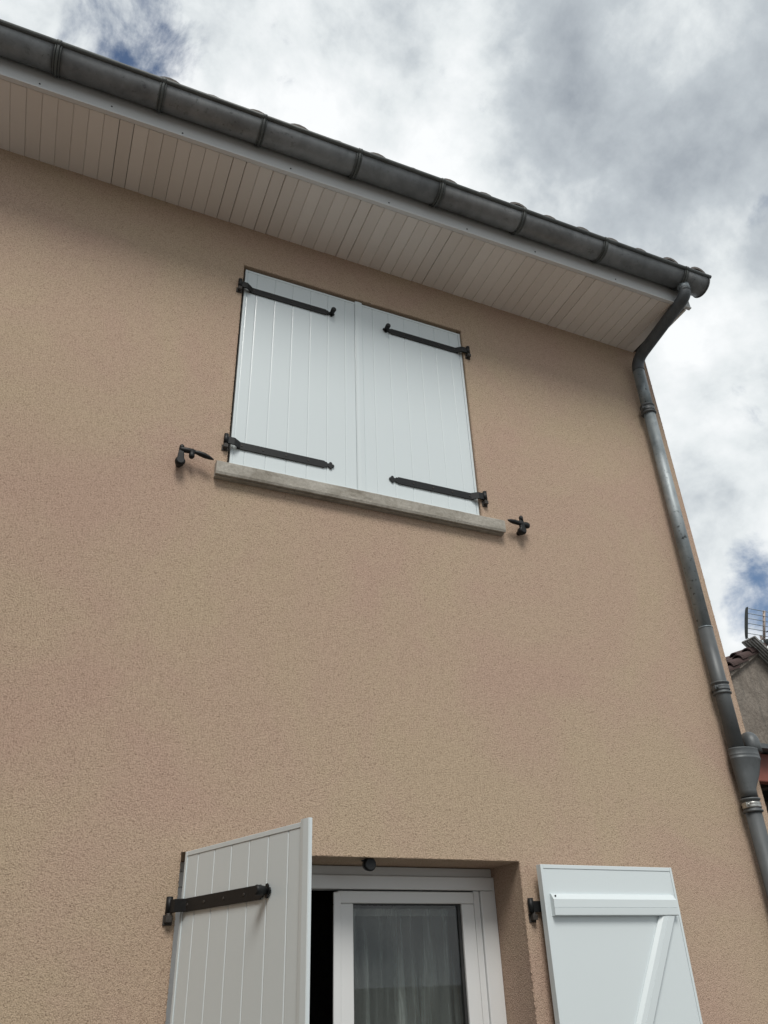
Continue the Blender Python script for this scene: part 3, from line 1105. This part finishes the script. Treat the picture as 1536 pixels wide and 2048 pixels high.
def clamp(z, mat, tw):
    c = MB()
    r0 = PR + 0.0015
    prof_ = [(r0 - 0.004, -0.034), (r0 + 0.005, -0.034), (r0 + 0.009, -0.030), (r0 + 0.009, -0.026), (r0 + 0.005, -0.022), (r0 + 0.002, -0.020), (r0 + 0.002, 0.020),
             (r0 + 0.005, 0.022), (r0 + 0.009, 0.026), (r0 + 0.009, 0.030), (r0 + 0.005, 0.034), (r0 - 0.004, 0.034)]
    rings = []
    for r_, dz in prof_:
        rings.append([(PX - O.x + r_ * math.cos(2 * math.pi * k_ / 28), r_ * math.sin(2 * math.pi * k_ / 28), z + dz) for k_ in range(28)])
    c.loft(rings, False, True)
    co = c.build('clamp', 'zinc_grey', dp)
    b = MB()
    prof_ = [(r0 + 0.001, -0.014), (r0 + 0.005, -0.013), (r0 + 0.0065, -0.009), (r0 + 0.0045, -0.002), (r0 + 0.0045, 0.002), (r0 + 0.0065, 0.009), (r0 + 0.005, 0.013), (r0 + 0.001, 0.014)]
    rings = [[(PX - O.x + r_ * math.cos(2 * math.pi * k_ / 28), r_ * math.sin(2 * math.pi * k_ / 28), z + dz) for k_ in range(28)] for r_, dz in prof_]
    b.loft(rings, False, True)
    b.build('band', mat, co)
    a = tw
    cx, cy = math.cos(a), math.sin(a)
    p0 = Vector((PX - O.x + (r0 + 0.010) * cx, (r0 + 0.010) * cy, z))
    tq = Vector((-cy, cx, 0))
    sc = MB().tube([p0 - tq * 0.012, p0 - tq * 0.011, p0 + tq * 0.011, p0 + tq * 0.012], [0.006, 0.0075, 0.0075, 0.006], 12)
    sc.box(p0 - Vector((0.010, 0.004, 0.011)), p0 + Vector((0.006, 0.004, 0.011)))
    sc.build('clamp_screw', mat, co, 0.001, 1)
    w_ = MB().box((-0.006, 0.03, z - 0.008), (0.006, 0.085, z + 0.008))
    w_.build('wall_anchor', 'rust_iron', co)


clamp(4.955, 'zinc_grey', R(196))
clamp(3.035, 'zinc_grey', R(196))
clamp(2.430, 'steel', R(200))
# joint lines on the straight lengths
MB().tube([Pd(PX, PY, 3.383), Pd(PX, PY, 3.390)], PR + 0.0022, 24).build('joint_ring', 'zinc', dp)

# hopper joining a second inlet
rings = []
for z, cx, rx, ry in ((2.470, 2.766, 0.041, 0.041), (2.500, 2.766, 0.041, 0.041), (2.512, 2.767, 0.043, 0.042), (2.580, 2.790, 0.068, 0.050), (2.655, 2.806, 0.088, 0.056),
                      (2.660, 2.807, 0.0915, 0.0585), (2.664, 2.807, 0.0915, 0.0585), (2.666, 2.807, 0.089, 0.0565), (2.676, 2.807, 0.089, 0.0565), (2.679, 2.807, 0.0905, 0.0575),
                      (2.682, 2.807, 0.089, 0.0565), (2.706, 2.807, 0.089, 0.0565), (2.709, 2.807, 0.0905, 0.0575), (2.713, 2.807, 0.089, 0.056)):
    rings.append([Pd(cx + rx * math.cos(2 * math.pi * q / 32), PY + ry * math.sin(2 * math.pi * q / 32), z) for q in range(32)])
hop = MB().loft(rings).build('hopper', 'zinc_grey', dp)
pth = bend([(2.884, PY, 2.70), (2.884, PY, 2.775), (2.985, PY + 0.17, 2.785)], 0.05, 12)
MB().tube([q - O for q in pth], 0.042, 24).build('inlet_elbow', 'zinc_grey', dp)

# ------------------------------------------------------------------ low annex to the right
an = empty('annex', (4.6, 1.5, 0))
tag(an, 'low dark outbuilding with red-brown eave beam beside the house corner', 'outbuilding')
O = Vector(an.location)
mb = MB()
mb.box(Vector((3.05, 0.45, 0)) - O, Vector((6.4, 3.2, 2.58)) - O)
mb.build('wall', 'brown', an)
mb = MB().box(Vector((3.02, 0.10, 2.60)) - O, Vector((6.5, 0.16, 2.755)) - O)
mb.build('eave_beam', 'red', an, 0.006)
mb = MB().prism([(0.02, 2.76), (0.02, 2.785), (3.2, 2.93), (3.2, 2.90)], 'x', 3.02, 6.5)
for i_, v_ in enumerate(mb.v):
    mb.v[i_] = tuple(Vector(v_) - O)
mb.build('roof', 'zinc_grey', an)
for q in range(5):
    x = 3.25 + q * 0.75
    MB().box(Vector((x - 0.03, 0.162, 2.60)) - O, Vector((x + 0.03, 0.45, 2.70)) - O).build('rafter', 'brown', an)

# ------------------------------------------------------------------ neighbouring house
nb = empty('neighbour_house', (9.47, 8, 0))
tag(nb, 'old neighbouring house with stained grey gable and dark canal tiles', 'house')
O = Vector(nb.location)
NY = 5.0
ax, az = 9.47, 5.96
PL = math.atan2(0.437, 0.717)
lx = 6.0
lz = az - (ax - lx) * math.tan(PL)
rx_, rz_ = 12.6, az - 3.13 * math.tan(R(32))
gw = MB()
gw.prism([(lx, 0), (rx_, 0), (rx_, rz_), (ax, az), (lx, lz)], 'y', NY, NY + 7)
for i_, v_ in enumerate(gw.v):
    gw.v[i_] = tuple(Vector(v_) - O)
gw.build('wall', 'old_render', nb)
# mortar bed under the verge tiles
d = Vector((-math.cos(PL), 0, -math.sin(PL)))
nrm = Vector((-math.sin(PL), 0, math.cos(PL)))
A = Vector((ax, NY - 0.06, az))
mb = MB()
L = 3.9
v0 = [A + nrm * 0.0, A + nrm * 0.07, A + d * L + nrm * 0.07, A + d * L]
mb.add([q - O for q in v0] + [q - O + Vector((0, 7.2, 0)) for q in v0], [(0, 1, 2, 3), (4, 5, 6, 7), (0, 1, 5, 4), (1, 2, 6, 5), (2, 3, 7, 6), (3, 0, 4, 7)])
roof_n = mb.build('roof', 'old_render', nb)
tl_me = arc_tile(0.42, 0.20, 0.10, 0.17, 0.085, 0.018).mesh('roof_tile', 'tile_dark')
for col_ in range(3):
    for i_ in range(13):
        o = bpy.data.objects.new('roof_tile', tl_me)
        C.objects.link(o)
        o.parent = roof_n
        p = A + d * (0.30 + i_ * 0.275) + nrm * (0.085 + random.uniform(-0.006, 0.01)) + Vector((0, 0.06 + col_ * 0.24, 0))
        o.location = p - O
        X_ = Vector((0, -1, 0))
        Yv = (-d * math.cos(R(5)) - nrm * math.sin(R(9)) * 0.0).normalized()
        Yv = (Yv - nrm * math.sin(R(10))).normalized()
        Zv = X_.cross(Yv).normalized()
        o.rotation_euler = Matrix((X_, Yv, Zv)).transposed().to_euler()
        o.rotation_euler.rotate_axis('Y', random.uniform(-0.05, 0.05))
# right slope: ribbed grey sheet whose edge rides up past the ridge
dr = Vector((math.cos(R(41)), 0, -math.sin(R(41))))
nr = Vector((math.sin(R(41)), 0, math.cos(R(41))))
S = Vector((9.16, NY - 0.22, 6.075))
sh = MB()
v0 = [S, S + nr * 0.03, S + dr * 3.6 + nr * 0.03, S + dr * 3.6]
sh.add([q - O for q in v0] + [q - O + Vector((0, 0.26, 0)) for q in v0], [(0, 1, 2, 3), (4, 5, 6, 7), (0, 1, 5, 4), (1, 2, 6, 5), (2, 3, 7, 6), (3, 0, 4, 7)])
sh_o = sh.build('ridge_sheet', 'slate', nb)
for q in range(5):
    y0 = 0.03 + q * 0.05
    rb = MB()
    rb.tube([S + dr * 0.02 - nr * 0.004 + Vector((0, y0, 0)) - O, S + dr * 3.5 - nr * 0.004 + Vector((0, y0, 0)) - O], 0.012, 8)
    rb.build('rib', 'slate', sh_o)
mb = MB().tube([A - O + Vector((0.02, -0.02, 0.0)) + dr * 0.02, A - O + Vector((0.02, -0.02, 0.0)) + dr * 3.4], 0.05, 8)
mb.build('verge_mortar', 'old_render', nb)

# ------------------------------------------------------------------ antenna on the neighbour's ridge
at = empty('antenna', (9.83, 5.0, 5.6))
tag(at, 'grid television antenna on a mast above the neighbouring gable', 'antenna')
O = Vector(at.location)
MB().tube([Vector((9.86, 5.22, 5.45)) - O, Vector((9.86, 5.22, 6.36)) - O], 0.020, 10).build('mast', 'mast', at)
ctr = Vector((9.845, 5.08, 6.465))
HS, WS, TILT = 0.235, 0.385, 0.36      # half height, half width, lean of the panel (foot set back)


def ap(dx, dy, t):
    return Vector((ctr.x + dx, ctr.y + dy - HS * t * TILT, ctr.z + HS * t)) - O


n = 12
for sx in (-1, 1):
    rings = []
    for q in range(n + 1):
        t = -1 + 2 * q / n
        b = 0.012 + 0.022 * math.sqrt(max(0, 1 - t * t))
        rings.append([ap(sx * WS, -0.02, t), ap(sx * (WS + b), -0.02, t), ap(sx * (WS + b), 0.02, t), ap(sx * WS, 0.02, t)])
    MB().loft(rings, True, False).build('side_strip', 'strip', at)
for q in range(7):
    t = -0.95 + 1.9 * q / 6
    MB().tube([ap(-WS, 0.004, t), ap(WS, 0.004, t)], 0.0055, 8).build('grid_rod', 'alu', at)
MB().tube([ap(0, 0.018, -1.15), ap(0, 0.018, 1.02)], 0.021, 10).build('spine', 'mast', at)
MB().tube([ap(0.02, -0.03, -1.06), ap(0.03, -0.16, -1.2)], [0.055, 0.05], 12).build('junction_box', 'strip', at)
MB().tube([ap(-0.10, -0.03, -1.0), ap(-0.05, -0.05, -1.5)], 0.022, 10).build('bracket_arm', 'alu', at)
MB().tube([ap(0, -0.02, -0.4), ap(0.35, -0.45, -0.2)], 0.012, 8).build('boom', 'alu', at)
